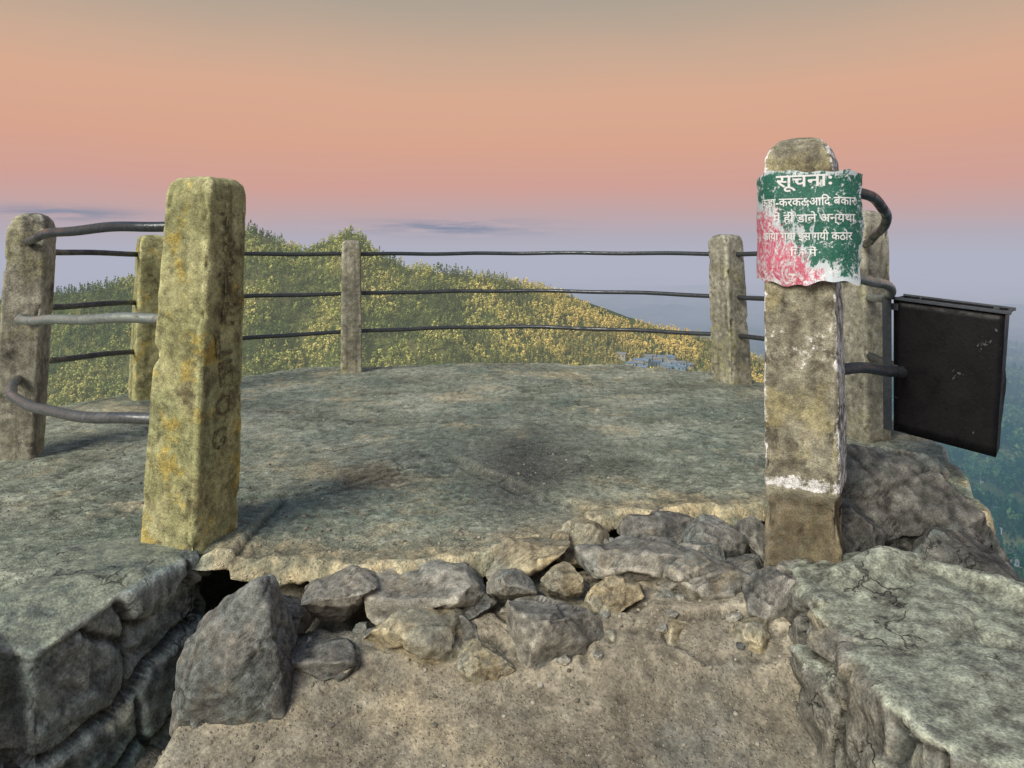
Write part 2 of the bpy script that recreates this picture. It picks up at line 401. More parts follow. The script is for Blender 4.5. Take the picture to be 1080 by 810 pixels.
ROCKS = [
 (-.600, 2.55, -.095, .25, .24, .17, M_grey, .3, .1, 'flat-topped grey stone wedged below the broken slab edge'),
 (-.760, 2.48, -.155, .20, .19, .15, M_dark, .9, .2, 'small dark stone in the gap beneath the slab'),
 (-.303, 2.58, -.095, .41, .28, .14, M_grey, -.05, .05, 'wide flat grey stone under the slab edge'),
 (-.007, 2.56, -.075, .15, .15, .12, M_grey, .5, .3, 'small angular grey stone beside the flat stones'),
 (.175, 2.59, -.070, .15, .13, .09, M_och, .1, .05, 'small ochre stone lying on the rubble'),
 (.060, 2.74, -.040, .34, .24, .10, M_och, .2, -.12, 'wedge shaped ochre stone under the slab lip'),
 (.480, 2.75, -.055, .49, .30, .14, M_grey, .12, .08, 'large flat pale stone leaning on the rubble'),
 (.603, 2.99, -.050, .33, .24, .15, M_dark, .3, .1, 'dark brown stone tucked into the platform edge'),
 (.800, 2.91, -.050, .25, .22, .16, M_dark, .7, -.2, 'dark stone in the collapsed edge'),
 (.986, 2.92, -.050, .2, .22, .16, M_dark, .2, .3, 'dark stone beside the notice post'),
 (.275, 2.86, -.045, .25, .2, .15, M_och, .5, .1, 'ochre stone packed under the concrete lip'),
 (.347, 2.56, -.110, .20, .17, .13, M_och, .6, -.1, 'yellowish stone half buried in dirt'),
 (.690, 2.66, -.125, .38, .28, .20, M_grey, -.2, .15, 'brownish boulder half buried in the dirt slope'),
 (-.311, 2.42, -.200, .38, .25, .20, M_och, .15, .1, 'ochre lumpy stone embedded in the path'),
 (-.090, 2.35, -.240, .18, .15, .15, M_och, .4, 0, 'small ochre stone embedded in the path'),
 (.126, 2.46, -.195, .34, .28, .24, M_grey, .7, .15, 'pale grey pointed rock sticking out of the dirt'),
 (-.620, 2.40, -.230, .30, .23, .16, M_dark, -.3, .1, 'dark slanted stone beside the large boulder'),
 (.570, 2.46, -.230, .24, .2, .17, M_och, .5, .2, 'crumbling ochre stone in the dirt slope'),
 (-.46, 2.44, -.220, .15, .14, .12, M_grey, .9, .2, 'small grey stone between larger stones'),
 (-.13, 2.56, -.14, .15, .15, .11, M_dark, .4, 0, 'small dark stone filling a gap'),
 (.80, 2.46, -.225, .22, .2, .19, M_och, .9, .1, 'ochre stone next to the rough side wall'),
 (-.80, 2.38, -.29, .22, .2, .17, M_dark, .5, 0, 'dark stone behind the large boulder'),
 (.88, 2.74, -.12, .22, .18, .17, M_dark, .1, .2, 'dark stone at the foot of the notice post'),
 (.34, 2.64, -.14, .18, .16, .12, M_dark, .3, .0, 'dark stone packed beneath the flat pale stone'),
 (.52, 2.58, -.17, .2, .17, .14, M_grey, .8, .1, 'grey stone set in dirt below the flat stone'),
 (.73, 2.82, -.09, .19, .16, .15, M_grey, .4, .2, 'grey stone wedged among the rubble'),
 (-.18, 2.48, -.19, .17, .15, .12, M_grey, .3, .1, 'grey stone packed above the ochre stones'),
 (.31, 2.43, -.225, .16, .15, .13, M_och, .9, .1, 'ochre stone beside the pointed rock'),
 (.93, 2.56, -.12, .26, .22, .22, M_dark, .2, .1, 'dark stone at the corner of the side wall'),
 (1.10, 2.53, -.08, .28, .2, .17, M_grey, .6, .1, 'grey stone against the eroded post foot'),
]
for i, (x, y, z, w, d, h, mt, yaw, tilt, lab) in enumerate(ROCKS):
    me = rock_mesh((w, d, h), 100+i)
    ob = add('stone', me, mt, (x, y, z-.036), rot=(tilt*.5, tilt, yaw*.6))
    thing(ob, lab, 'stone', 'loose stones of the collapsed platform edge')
bp = [(-.17, -.10, -.26), (.15, -.12, -.26), (.17, .1, -.26), (-.15, .12, -.26), (-.185, -.04, -.05), (-.15, .08, .03), (.16, -.09, -.08),
      (.15, .08, .0), (.06, -.05, .215), (.10, .03, .205), (.02, .04, .15), (-.09, -.07, .05), (.12, -.09, .11), (-.10, -.14, -.1), (.05, -.14, -.02)]
ob = add('boulder', rock_mesh((.35, .26, .45), 301, vox=.0085, pts=bp, rough=1., cuts=9), M_dark, (-.855, 2.27, -.175), yaw=.05)
thing(ob, 'large angular dark boulder with a pointed top in the rubble', 'boulder')
ob = add('boulder', rock_mesh((.80, .64, .70), 322, vox=.0125, rough=1.4, npts=15, cuts=26, square=.8), M_crag, (1.54, 3.06, -.12), yaw=.3)
thing(ob, 'big dark weathered crag at the platform edge beneath the bin', 'boulder')
ob = add('boulder', rock_mesh((.60, .5, .62), 333, vox=.012, rough=1.4, square=.8), M_crag, (1.66, 2.76, -.27), yaw=-.5)
thing(ob, 'dark sloping crag dropping off the platform side', 'boulder')
ob = add('boulder', rock_mesh((.32, .3, .30), 345, vox=.009, rough=1.3), M_crag, (1.28, 2.86, -.09), yaw=.9)
thing(ob, 'dark rock between the notice post and the big crag', 'boulder')
for k in range(50):
    x = rnd.uniform(-.8, .95); y = rnd.uniform(2.3, 2.8); s = rnd.uniform(.02, .048)
    zz = float(zpath(np.array([x]), np.array([y]))[0])
    me = rock_mesh((s*rnd.uniform(1, 1.5), s*1.1, s*.8), 500+k, vox=s/12)
    ob = add('stone', me, rnd.choice([M_grey, M_och, M_grey, M_dark]), (x, y, zz+s*.1), yaw=rnd.uniform(0, 6))
    thing(ob, 'fist sized rubble stone lying on the dirt slope', 'stone', 'small rubble stones on the slope')

# ------------------------------------------------------------ massive side walls: union of chipped blocks
def massif(chunks, vox, seed, ridge=None, mat=None, topnoise=1., sidenoise=1., stretch=5., cs=6.5):
    V = []; F = []; off = 0
    for i, (cx, cy, ct, w, d, h, yaw, sq) in enumerate(chunks):
        r = random.Random(seed*31+i)
        if sq > .9:
            pts = [(sx*w/2*r.uniform(.92, 1), sy*d/2*r.uniform(.92, 1), sz*h/2*(1 if sz < 0 else r.uniform(.97, 1.))) for sx in (-1, 1) for sy in (-1, 1) for sz in (-1, 1)]
            pts += [(sx*w/2, r.uniform(-.2, .2)*d, -h*.1) for sx in (-1, 1)]+[(r.uniform(-.2, .2)*w, sy*d/2, -h*.05) for sy in (-1, 1)]
        else: pts = rock_pts((w, d, h), r, 16, sq)
        me = remesh(hull_mesh(pts), max(w, d, h)/30)
        co, no = getvn(me); q = co*1.3+seed+i*2.3
        co = co+no*(.025*fbm(q*2.2, 3, seed+i))[:, None]
        co = chip(co, r, 14, max(w, d, h), q, seed+i*5, .87, .985)
        top = co[:, 2].max(); co[:, 2] += ct-top
        c, s = math.cos(yaw), math.sin(yaw)
        X_ = co[:, 0]*c-co[:, 1]*s+cx; Y_ = co[:, 0]*s+co[:, 1]*c+cy
        V.append(np.stack([X_, Y_, co[:, 2]], 1))
        for pl in me.polygons: F.append([v+off for v in pl.vertices])
        off += len(co); bpy.data.meshes.remove(me)
    me = bpy.data.meshes.new('u'); me.from_pydata(np.concatenate(V).tolist(), [], F); me.update()
    me = remesh(me, vox)
    co, no = getvn(me); q = co+seed
    up = sstep(.3, .85, no[:, 2]); side = 1-up
    warp = np.stack([fbm(q*3, 3, seed+1), fbm(q*3+5, 3, seed+2), fbm(q*3+9, 3, seed+4)], 1)*.14
    c1, t1, e1 = cells((q+warp)*np.array([cs, cs, stretch]), seed+6)
    c2, t2, e2 = cells((q+warp*.6)*15, seed+8)
    dsp = side*sidenoise*(.022*c1+.036*t1-.034*np.exp(-(e1/.045)**2)+.004*c2+.008*t2+.010*fbm(q*12, 4, seed+5, ridged=True)+.004*fbm(q*40, 2, seed+9))
    dsp += up*topnoise*(.040*fbm(q*1.7, 3, seed+21, .45)+.009*fbm(q*11, 5, seed+23, .65)+.0035*fbm(q*50, 2, seed+25))
    co2 = co+no*dsp[:, None]
    if ridge:
        dd = polydist(co[:, 0], co[:, 1], ridge)
        co2[:, 2] += .055*np.exp(-(dd/.05)**2)*up*(1+.4*fbm(q*9, 3, seed+40))
    setv(me, co2)
    fattr(me, 'top', up*.78+.08)
    return add('stone_wall', me, mat)
ob = massif([  # cx, cy, top z, w, d, h, yaw, squareness
    (-1.50, 2.46, .010, .60, .66, .95, -.42, .92), (-1.82, 1.96, .005, .68, .72, .95, -.36, .92), (-2.1, 1.42, .0, .7, .7, .85, -.5, .95),
    (-2.10, 2.20, .005, .9, .8, .8, -.3, .95), (-1.28, 2.63, -.04, .26, .32, .75, -.2, .95),
    (-1.52, 2.20, -.05, .30, .70, .75, -.42, .85)], .0125, 3, mat=M_wall, topnoise=.7, sidenoise=1., stretch=2.6, cs=3.2)
thing(ob, 'massive mossy rock side wall below the concrete post', 'stone wall')
ob = massif([
    (1.24, 2.30, -.050, .62, .52, .95, .03, .95), (1.24, 1.84, -.055, .64, .56, .95, -.04, .95), (1.24, 1.33, -.065, .64, .60, .95, .03, .95), (1.24, .9, -.07, .64, .5, .95, .03, .95),
    (1.60, 2.30, -.055, .50, .60, .95, .1, .95), (1.62, 1.80, -.065, .50, .66, .95, -.1, .95), (1.62, 1.2, -.08, .50, .7, .95, -.1, .95),
    (.94, 2.16, -.16, .16, .30, .8, .12, .92), (.95, 1.72, -.19, .16, .30, .8, -.1, .92), (1.16, 2.47, -.03, .48, .32, .8, .2, .92)],
    .0125, 8, ridge=[(1.10, 2.44), (1.32, 2.52), (1.5, 2.45), (1.64, 2.26)], mat=M_wallr, topnoise=1.15, sidenoise=1.25, stretch=1.4, cs=5.5)
thing(ob, 'massive fissured rock side wall with pale lichen covered top', 'stone wall')

# ------------------------------------------------------------ pebbles
def pebbles(n, seed):
    r = np.random.default_rng(seed)
    t = (1+5**.5)/2
    iv = np.array([(-1, t, 0), (1, t, 0), (-1, -t, 0), (1, -t, 0), (0, -1, t), (0, 1, t), (0, -1, -t), (0, 1, -t), (t, 0, -1), (t, 0, 1), (-t, 0, -1), (-t, 0, 1)])
    iv /= np.linalg.norm(iv[0])
    fc = np.array([(0, 11, 5), (0, 5, 1), (0, 1, 7), (0, 7, 10), (0, 10, 11), (1, 5, 9), (5, 11, 4), (11, 10, 2), (10, 7, 6), (7, 1, 8), (3, 9, 4), (3, 4, 2), (3, 2, 6), (3, 6, 8), (3, 8, 9), (4, 9, 5), (2, 4, 11), (6, 2, 10), (8, 6, 7), (9, 8, 1)])
    na = int(n*.45)
    x = np.concatenate([r.uniform(-1.3, .95, na), r.uniform(-2.6, 1.6, n-na)])
    y = np.concatenate([r.uniform(1.8, 2.9, na), 2.7+3.6*r.random(n-na)**1.7])
    ye = yedge(x); ok = np.abs(y-ye) > .05; x = x[ok]; y = y[ok]; ye = ye[ok]; n = len(x)
    inp = y < ye
    zz = np.where(inp, zpath(x, y), ztop(x, y))
    s = .0014+.007*r.random(n)**9+.001*r.random(n)
    s = np.where(inp, s*1.15, s)
    jit = r.uniform(.65, 1.25, (n, 12, 1))
    sc = np.stack([r.uniform(.8, 1.4, n), r.uniform(.8, 1.2, n), r.uniform(.5, .9, n)], 1)
    V = iv[None]*jit*sc[:, None]*s[:, None, None]
    a = r.uniform(0, 6.28, n); c, sn = np.cos(a)[:, None], np.sin(a)[:, None]
    Vx = V[:, :, 0]*c-V[:, :, 1]*sn; Vy = V[:, :, 0]*sn+V[:, :, 1]*c
    V = np.stack([Vx+x[:, None], Vy+y[:, None], V[:, :, 2]+(zz+s*.2)[:, None]], 2).reshape(-1, 3)
    F = (fc[None]+(np.arange(n)*12)[:, None, None]).reshape(-1, 3)
    me = mesh_np('gravel', V, F, False)
    fattr(me, 'tone', np.repeat(r.random(n), 12))
    return me
mt, nb = new_mat('gravel_stone')
tn = nb.attr('tone').outputs['Fac']
col = nb.ramp(tn, [(0, (.12, .11, .09)), (.4, (.24, .22, .17)), (.75, (.32, .29, .22)), (1, (.48, .45, .37))])
finish(nb, principled(nb, col, .9))
gr = add('gravel', pebbles(8000, 4), mt); gr["kind"] = "stuff"; gr["label"] = "fine gravel scattered over dirt and concrete"

# ------------------------------------------------------------ fence
fence = bpy.data.objects.new('fence', None); scene.collection.objects.link(fence); fence.location = (-.3, 4.4, 0)
thing(fence, 'concrete post and metal pipe fence around the viewpoint platform', 'fence')
def make_post(x, y, z0, z1, wb, wt, yaw, lean, seed, mat, vox, label, dome=False, extra=None):
    pts = []
    rings = [(z0, wb), (z0+.2, wb), (z1-.06, wt), (z1-.025, wt*.93), (z1-.006, wt*.74), (z1, wt*.5)]
    if dome: rings = [(z0, wb), (z0+.2, wb), (z1-.13, wt), (z1-.08, wt*.97), (z1-.04, wt*.84), (z1-.012, wt*.6), (z1, wt*.3)]
    for z, w in rings:
        h = w/2; c = h*.10; f = (z)/z1
        cy, sy = math.cos(-yaw), math.sin(-yaw)
        lx = lean[0]*f; ly = lean[1]*f
        ox = lx*cy-ly*sy; oy = lx*sy+ly*cy
        for sx in (-1, 1):
            for sy_ in (-1, 1):
                pts += [(sx*h+ox, sy_*(h-c)+oy, z), (sx*(h-c)+ox, sy_*h+oy, z)]
    me = remesh(hull_mesh(pts), vox)
    co, no = getvn(me)
    q = co*1.0+seed
    w = np.interp(co[:, 2], [r[0] for r in rings], [r[1] for r in rings])
    f = co[:, 2]/z1
    cy, sy = math.cos(-yaw), math.sin(-yaw)
    cx = co[:, 0]-(lean[0]*cy-lean[1]*sy)*f; cyy = co[:, 1]-(lean[0]*sy+lean[1]*cy)*f
    corner = sstep(.55, .95, np.abs(cx)/(w/2+1e-6))*sstep(.55, .95, np.abs(cyy)/(w/2+1e-6))
    d = .004*fbm(q*7, 4, seed)+.0025*fbm(q*30, 3, seed+3)-.005*sstep(.35, .8, fbm(q*22, 3, seed+7))
    d -= corner*.026*sstep(.15, .65, fbm(q*10, 4, seed+5))
    if extra: d = d+extra(co, cx, cyy, q)
    co2 = co+no*d[:, None]
    setv(me, co2)
    if mat is M_postw:
        left = sstep(.7, 1.0, -cx/(w/2)); right = sstep(.82, 1., cx/(w/2))
        low = sstep(.20, .22, co[:, 2])*sstep(.30, .24, co[:, 2])
        hi = sstep(.20, .24, co[:, 2])
        paint = np.maximum(np.maximum(left*.86, right*.82)*hi, low*.88)
        paint = np.maximum(paint, .60*sstep(.95, .75, co[:, 2])*hi*sstep(.45, .7, co[:, 2]))
        paint = np.maximum(paint, .66*sstep(1.33, 1.45, co[:, 2])*left)
        fattr(me, 'paint', paint); fattr(me, 'soil', 1.0*sstep(.25, .15, co[:, 2]))
    ob = add('post', me, mat, (x, y, 0), yaw)
    parent(ob, fence); ob["label"] = label
    return ob
D = math.radians
p1 = make_post(-1.205, 2.74, -.03, 1.335, .246, .205, D(-19), (.066, 0), 11, M_posty, .0075, 'yellow lichen stained concrete post with engraved letters')
p2 = make_post(-2.60, 3.85, -.1, 1.265, .19, .185, D(15), (.08, 0), 23, M_post, .010, 'leaning grey concrete post with rounded top', dome=True)
p3 = make_post(-2.68, 5.33, -.1, 1.19, .19, .17, D(38), (.05, 0), 37, M_posty, .012, 'yellowish concrete post at the platform rim')
p4 = make_post(-1.44, 6.55, -.1, 1.175, .185, .165, D(12), (.0, 0), 41, M_post, .012, 'weathered concrete post at the back rim')
p5 = make_post(1.81, 6.02, -.1, 1.21, .235, .205, D(30), (-.055, 0), 53, M_post, .012, 'leaning concrete post with uneven top at the rim')
p6 = make_post(2.03, 4.2, -.1, 1.30, .20, .19, D(20), (-.01, 0), 67, M_post, .010, 'stained concrete post behind the notice post', dome=True)
def erode(co, cx, cy, q):
    low = sstep(.22, .15, co[:, 2])
    return -low*(.016+.05*fbm(q*6, 4, 77))
p7 = make_post(1.09, 2.70, -.35, 1.474, .262, .235, D(-30), (-.02, 0), 71, M_postw, .0075, 'concrete post with chipped white paint and eroded brown foot', dome=True, extra=erode)

def smooth_path(pts, n=14):
    P = [Vector(p) for p in pts]; P = [P[0]*2-P[1]]+P+[P[-1]*2-P[-2]]
    out = []
    for i in range(1, len(P)-2):
        for k in range(n):
            t = k/n; a, b, c, d = P[i-1], P[i], P[i+1], P[i+2]
            out.append(.5*((2*b)+(c-a)*t+(2*a-5*b+4*c-d)*t*t+(3*b-3*c+d-a)*t**3))
    out.append(P[-2]); return out
def tube(pts, r, seed=0, n=14, seg=14, wob=.003):
    pp = smooth_path(pts, n); N = len(pp); V = []; F = []
    up = Vector((0, 0, 1))
    rr = random.Random(seed); ph = rr.uniform(0, 9)
    for i, p in enumerate(pp):
        t = (pp[min(i+1, N-1)]-pp[max(i-1, 0)]).normalized()
        s = t.cross(up).normalized(); u = s.cross(t)
        p = p+u*wob*math.sin(i*.45+ph)+s*wob*math.sin(i*.31+ph*2)
        for k in range(seg):
            a = 2*math.pi*k/seg; V.append(p+(s*math.cos(a)+u*math.sin(a))*r)
    for i in range(N-1):
        for k in range(seg):
            F.append((i*seg+k, i*seg+(k+1) % seg, (i+1)*seg+(k+1) % seg, (i+1)*seg+k))
    me = bpy.data.meshes.new('rail')
    me.from_pydata([tuple(v) for v in V], [], F+[tuple(range(seg))[::-1], tuple(range((N-1)*seg, N*seg))])
    me.polygons.foreach_set('use_smooth', [True]*len(F)+[False, False]); me.update()
    return me
def rail(pts, r=.021, mat=M_rail, label=None, seed=0, name='rail', par=None):
    ob = add(name, tube(pts, r, seed), mat); parent(ob, par or fence)
    if label: ob["label"] = label
    return ob
rail([(-1.13, 2.78, 1.158), (-1.55, 2.86, 1.155), (-2.02, 3.2, 1.14), (-2.42, 3.66, 1.115), (-2.49, 3.80, 1.11)], .020, seed=1)
rail([(-1.18, 2.74, .81), (-1.55, 2.84, .80), (-1.98, 3.10, .77), (-2.30, 3.42, .74), (-2.47, 3.68, .728), (-2.56, 3.86, .722)], .020, M_railr, 'worn silvery pipe rail bulging outwards', 2)
rail([(-1.18, 2.74, .44), (-1.50, 2.78, .425), (-1.90, 3.0, .405), (-2.24, 3.3, .40), (-2.46, 3.6, .40), (-2.58, 3.86, .41)], .022, M_railb, 'worn dull grey pipe rail bulging outwards', 3)
L3 = [(1.075, 1.05, 1.05, 1.05), (.755, .70, .695, .70), (.46, .345, .355, .385)]
for i, (a, b, c, d) in enumerate(L3):
    rail([(-2.56, 3.85, a), (-2.78, 4.5, (a+b)/2), (-2.70, 5.33, b)], .019, seed=10+i)
    rail([(-2.68, 5.33, b), (-2.18, 6.12, (b+c)/2), (-1.44, 6.55, c)], .018, seed=20+i)
    rail([(-1.44, 6.55, c), (-.7, 6.84, c+.003), (.1, 6.90, c+.008), (1.0, 6.62, c+.008), (1.80, 6.02, d)], .018, seed=30+i)
    rail([(1.80, 6.02, d), (2.13, 5.2, d+.01), (2.05, 4.2, d+.02)], .019, seed=40+i)
rail([(1.08, 2.72, 1.275), (1.33, 2.82, 1.290), (1.57, 3.09, 1.245), (1.74, 3.42, 1.180), (1.86, 3.8, 1.12), (2.03, 4.2, 1.10)], .021, seed=50, label='dark curved pipe rail arching outwards')
rail([(1.08, 2.72, .955), (1.34, 2.86, .955), (1.62, 3.15, .91), (1.82, 3.55, .84), (2.03, 4.2, .80)], .020, M_railr, 'worn pale grey pipe rail behind the notice', 51)
rail([(1.10, 2.72, .615), (1.40, 2.88, .60), (1.70, 3.2, .53), (1.88, 3.6, .50), (2.03, 4.2, .47)], .022, seed=52)

# ------------------------------------------------------------ text helper
def text_mesh(body, width=None, height=None, res=2, bold=0.):
    cu = bpy.data.curves.new('t', 'FONT'); cu.body = body; cu.resolution_u = res; cu.offset = bold
    ob = bpy.data.objects.new('t', cu); scene.collection.objects.link(ob)
    bpy.context.view_layer.update()
    dg = bpy.context.evaluated_depsgraph_get()
    me = bpy.data.meshes.new_from_object(ob.evaluated_get(dg)); bpy.data.objects.remove(ob)
    bm = bmesh.new(); bm.from_mesh(me)
    if len(bm.verts) == 0:
        bm.free(); return None
    bmesh.ops.triangulate(bm, faces=bm.faces)
    for v in bm.verts: v.co.z = 0
    xs_ = [v.co.x for v in bm.verts]; ys_ = [v.co.y for v in bm.verts]
    x0, x1, y0, y1 = min(xs_), max(xs_), min(ys_), max(ys_)
    sx = width/(x1-x0) if width else height/(y1-y0); sy = height/(y1-y0) if height else sx
    for v in bm.verts: v.co.x = (v.co.x-(x0+x1)/2)*sx; v.co.y = (v.co.y-(y0+y1)/2)*sy
    bmesh.ops.subdivide_edges(bm, edges=[e for e in bm.edges if e.calc_length() > .03], cuts=2)
    bm.to_mesh(me); bm.free(); return me

# ------------------------------------------------------------ notice sign
yaw7 = D(-30)
n7 = Vector((math.sin(yaw7), -math.cos(yaw7), 0)); t7 = Vector((math.cos(yaw7), math.sin(yaw7), 0))
SC = Vector((1.082, 2.70, 1.145)); SW, SH = .405, .395
def sheet(u, v, out=0.):
    e = max(0, abs(u)-.09)
    bend = -6.0*e*e-.25*e
    un = u-math.copysign(1.8*e*e, u)
    bend += -.003*math.sin(u*14+v*9)+.003*math.sin(v*22+u*8)+.002*math.sin(v*41-u*13)
    curl = .02*max(0, (-v-.12)/.08)**2*(1 if u > 0 else -.2)
    off = .145+bend+curl+out
    return SC+n7*off+t7*(un+.016)+Vector((0, 0, v))
NU, NV = 60, 66
V = []; F = []; U_ = []; V_ = []
for j in range(NV+1):
    for i in range(NU+1):
        u = i/NU; v = j/NV
        eb = .010*math.sin(u*9+1)+.004*math.sin(u*31)
        et = .006*math.sin(u*7)+.003*math.sin(u*29+2)-.018*max(0, 1-u*7)-.014*max(0, u*8-7)
        el = .006*math.sin(v*13)+.002*math.sin(v*41); er = .006*math.sin(v*11+2)+.002*math.sin(v*37)-.014*sstep(.3, 0, np.array([v]))[0]
        uu = -SW/2-el+(SW+el+er)*u; vv = -SH/2+eb+(SH-eb+et)*v
        V.append(tuple(sheet(uu, vv))); U_.append(u); V_.append(v)
for j in range(NV):
    for i in range(NU):
        a = j*(NU+1)+i; F.append((a, a+1, a+NU+2, a+NU+1))
me = mesh_np('notice_sign', V, F); fattr(me, 'su', U_); fattr(me, 'sv', V_)
m, nb = new_mat('painted_notice_sheet')
su = nb.attr('su').outputs['Fac']; sv = nb.attr('sv').outputs['Fac']
cmb = nb.n('ShaderNodeCombineXYZ'); nb.put(cmb.inputs[0], su); nb.put(cmb.inputs[1], sv)
v = cmb.outputs[0]
wob = nb.noise(nb.vadd(v, 51.), 4, 5, .6)
sw = nb.m('ADD', su, nb.m('MULTIPLY', nb.m('SUBTRACT', wob, .5), .9))
nf = nb.noise(v, 45, 5, .7)
green = nb.mix(nb.rng(nf, .35, .7), (.012, .10, .065, 1), (.04, .19, .14, 1))
edge_ = nb.m('MINIMUM', nb.m('MINIMUM', su, nb.m('SUBTRACT', 1., su)), nb.m('MINIMUM', sv, nb.m('SUBTRACT', 1., sv)))
leftlow = nb.m('MULTIPLY', nb.rng(nb.m('ADD', sw, nb.m('MULTIPLY', sv, .65)), .50, .95, 1, 0), nb.rng(sv, .55, .85, 1, 0))
nc = nb.noise(nb.vadd(nb.vmul(v, (14, 6, 1)), 7.), 1., 8, .8, .5)
w = nb.m('ADD', nc, nb.rng(sv, .0, .25, .06, -.03))
w = nb.m('ADD', w, nb.rng(edge_, 0, .06, .13, 0))
w = nb.m('ADD', w, nb.m('MULTIPLY', leftlow, .24))
col = nb.mix(nb.rng(w, .55, .58), green, (.58, .66, .68, 1))
rn = nb.noise(nb.vadd(nb.vmul(v, (13, 6, 1)), 3.), 1., 9, .9, 1.8)
r_ = nb.m('ADD', rn, nb.m('SUBTRACT', nb.m('MULTIPLY', leftlow, .165), .12))
red = nb.mix(nb.rng(nf, .3, .7), (.48, .035, .09, 1), (.66, .18, .25, 1))
col = nb.mix(nb.rng(r_, .50, .54), col, red)
w2 = nb.m('ADD', nb.noise(nb.vadd(v, 19.), 13, 8, .8), nb.rng(sv, .0, .2, .05, 0))
col = nb.mix(nb.rng(w2, .57, .605), col, (.74, .76, .75, 1))
dk = nb.noise(nb.vadd(v, 29.), 22, 8, .8)
col = nb.mix(nb.rng(dk, .60, .63), col, (.02, .03, .03, 1))
bp_ = nb.n('ShaderNodeBump'); bp_.inputs['Strength'].default_value = .4; bp_.inputs['Distance'].default_value = .004; nb.put(bp_.inputs['Height'], w)
finish(nb, principled(nb, col, .6, bp_.outputs[0], 0, .4))
sign = add('notice_sign', me, m)
thing(sign, 'torn green Hindi notice sheet with red paint splashes on concrete post', 'sign')
M_wht, nb = new_mat('worn_white_lettering')
tc = nb.n('ShaderNodeTexCoord')
nn = nb.noise(tc.outputs['Object'], 36, 7, .8)
ly = nb.n('ShaderNodeSeparateXYZ'); nb.put(ly.inputs[0], tc.outputs['Object'])
nn = nb.m('ADD', nn, nb.rng(ly.outputs[2], 1.04, 1.12, .05, 0))
finish(nb, principled(nb, nb.mix(nb.rng(nn, .58, .62), (.78, .80, .79, 1), (.03, .13, .09, 1)), .7))
LINES = [("\u0938\u0942\u091a\u0928\u093e\u0903", .0, .154, .185, .058),
         ("\u0915\u0942\u0921\u093c\u093e-\u0915\u0930\u0915\u091f;\u0906\u093f\u0926 \u092c\u0947\u0915\u093e\u0930", .010, .088, .330, .050),
         ("\u092e\u0947\u0902 \u0939\u0940\u0902 \u0921\u093e\u0932\u0947 \u0905\u0928\u094d\u092f\u0925\u093e", .035, .030, .275, .050),
         ("\u0915\u093f\u092f\u093e \u0917\u092f\u093e \u0907\u0938 \u0917\u092f\u0940 \u0915\u0920\u094b\u0930", .006, -.030, .31, .042),
         ("\u093f\u0915 \u092e\u0947\u0902", .0, -.085, .09, .034)]
for body, cu_, cv_, wd, ht in LINES:
    tm = text_mesh(body, wd, ht, bold=.015)
    if tm is None: continue
    co, no = getvn(tm)
    co = np.array([tuple(sheet(c[0]+cu_, c[1]+cv_, .0022)) for c in co])
    setv(tm, co, False)
    ob = add('lettering', tm, M_wht); ob.parent = sign
    ob["label"] = 'white painted Hindi lettering'

M_ink, nb = new_mat('dark_weathered_lettering')
tc = nb.n('ShaderNodeTexCoord'); nn = nb.noise(tc.outputs['Object'], 30, 7, .85)
finish(nb, principled(nb, nb.mix(nb.rng(nn, .44, .57), (.085, .07, .035, 1), (.30, .285, .15, 1)), .95))
def post_letters(chars, zs, size, label):
    Mx = Matrix.Rotation(D(-19), 4, 'Z'); rr = random.Random(4)
    for ch, z in zip(chars, zs):
        tm = text_mesh(ch, size*rr.uniform(.75, .95), size*rr.uniform(.9, 1.1), bold=.012)
        if tm is None: continue
        f = z/1.335; wdt = np.interp(z, [0, .17, 1.275], [.246, .246, .205])
        lean = Vector((.066*f, 0, 0)); rot = rr.uniform(-.25, .25); dx = rr.uniform(-.015, .015)
        co, no = getvn(tm); out = []
        for c in co:
            a = c[0]*math.cos(rot)-c[1]*math.sin(rot)+dx; b = c[0]*math.sin(rot)+c[1]*math.cos(rot)
            l = Vector((wdt/2+.0045, a, z+b))
            out.append(tuple((Mx @ l)+lean+Vector((-1.205, 2.74, 0))))
        setv(tm, np.array(out), False)
        ob = add('lettering', tm, M_ink); ob.parent = p1
        ob.matrix_parent_inverse = (Matrix.Translation((-1.205, 2.74, 0)) @ Mx).inverted()
        ob["label"] = label
post_letters("TSTELFOG", [1.16, 1.05, .94, .83, .72, .61, .49, .37], .088, 'dark faded letter on the post face')

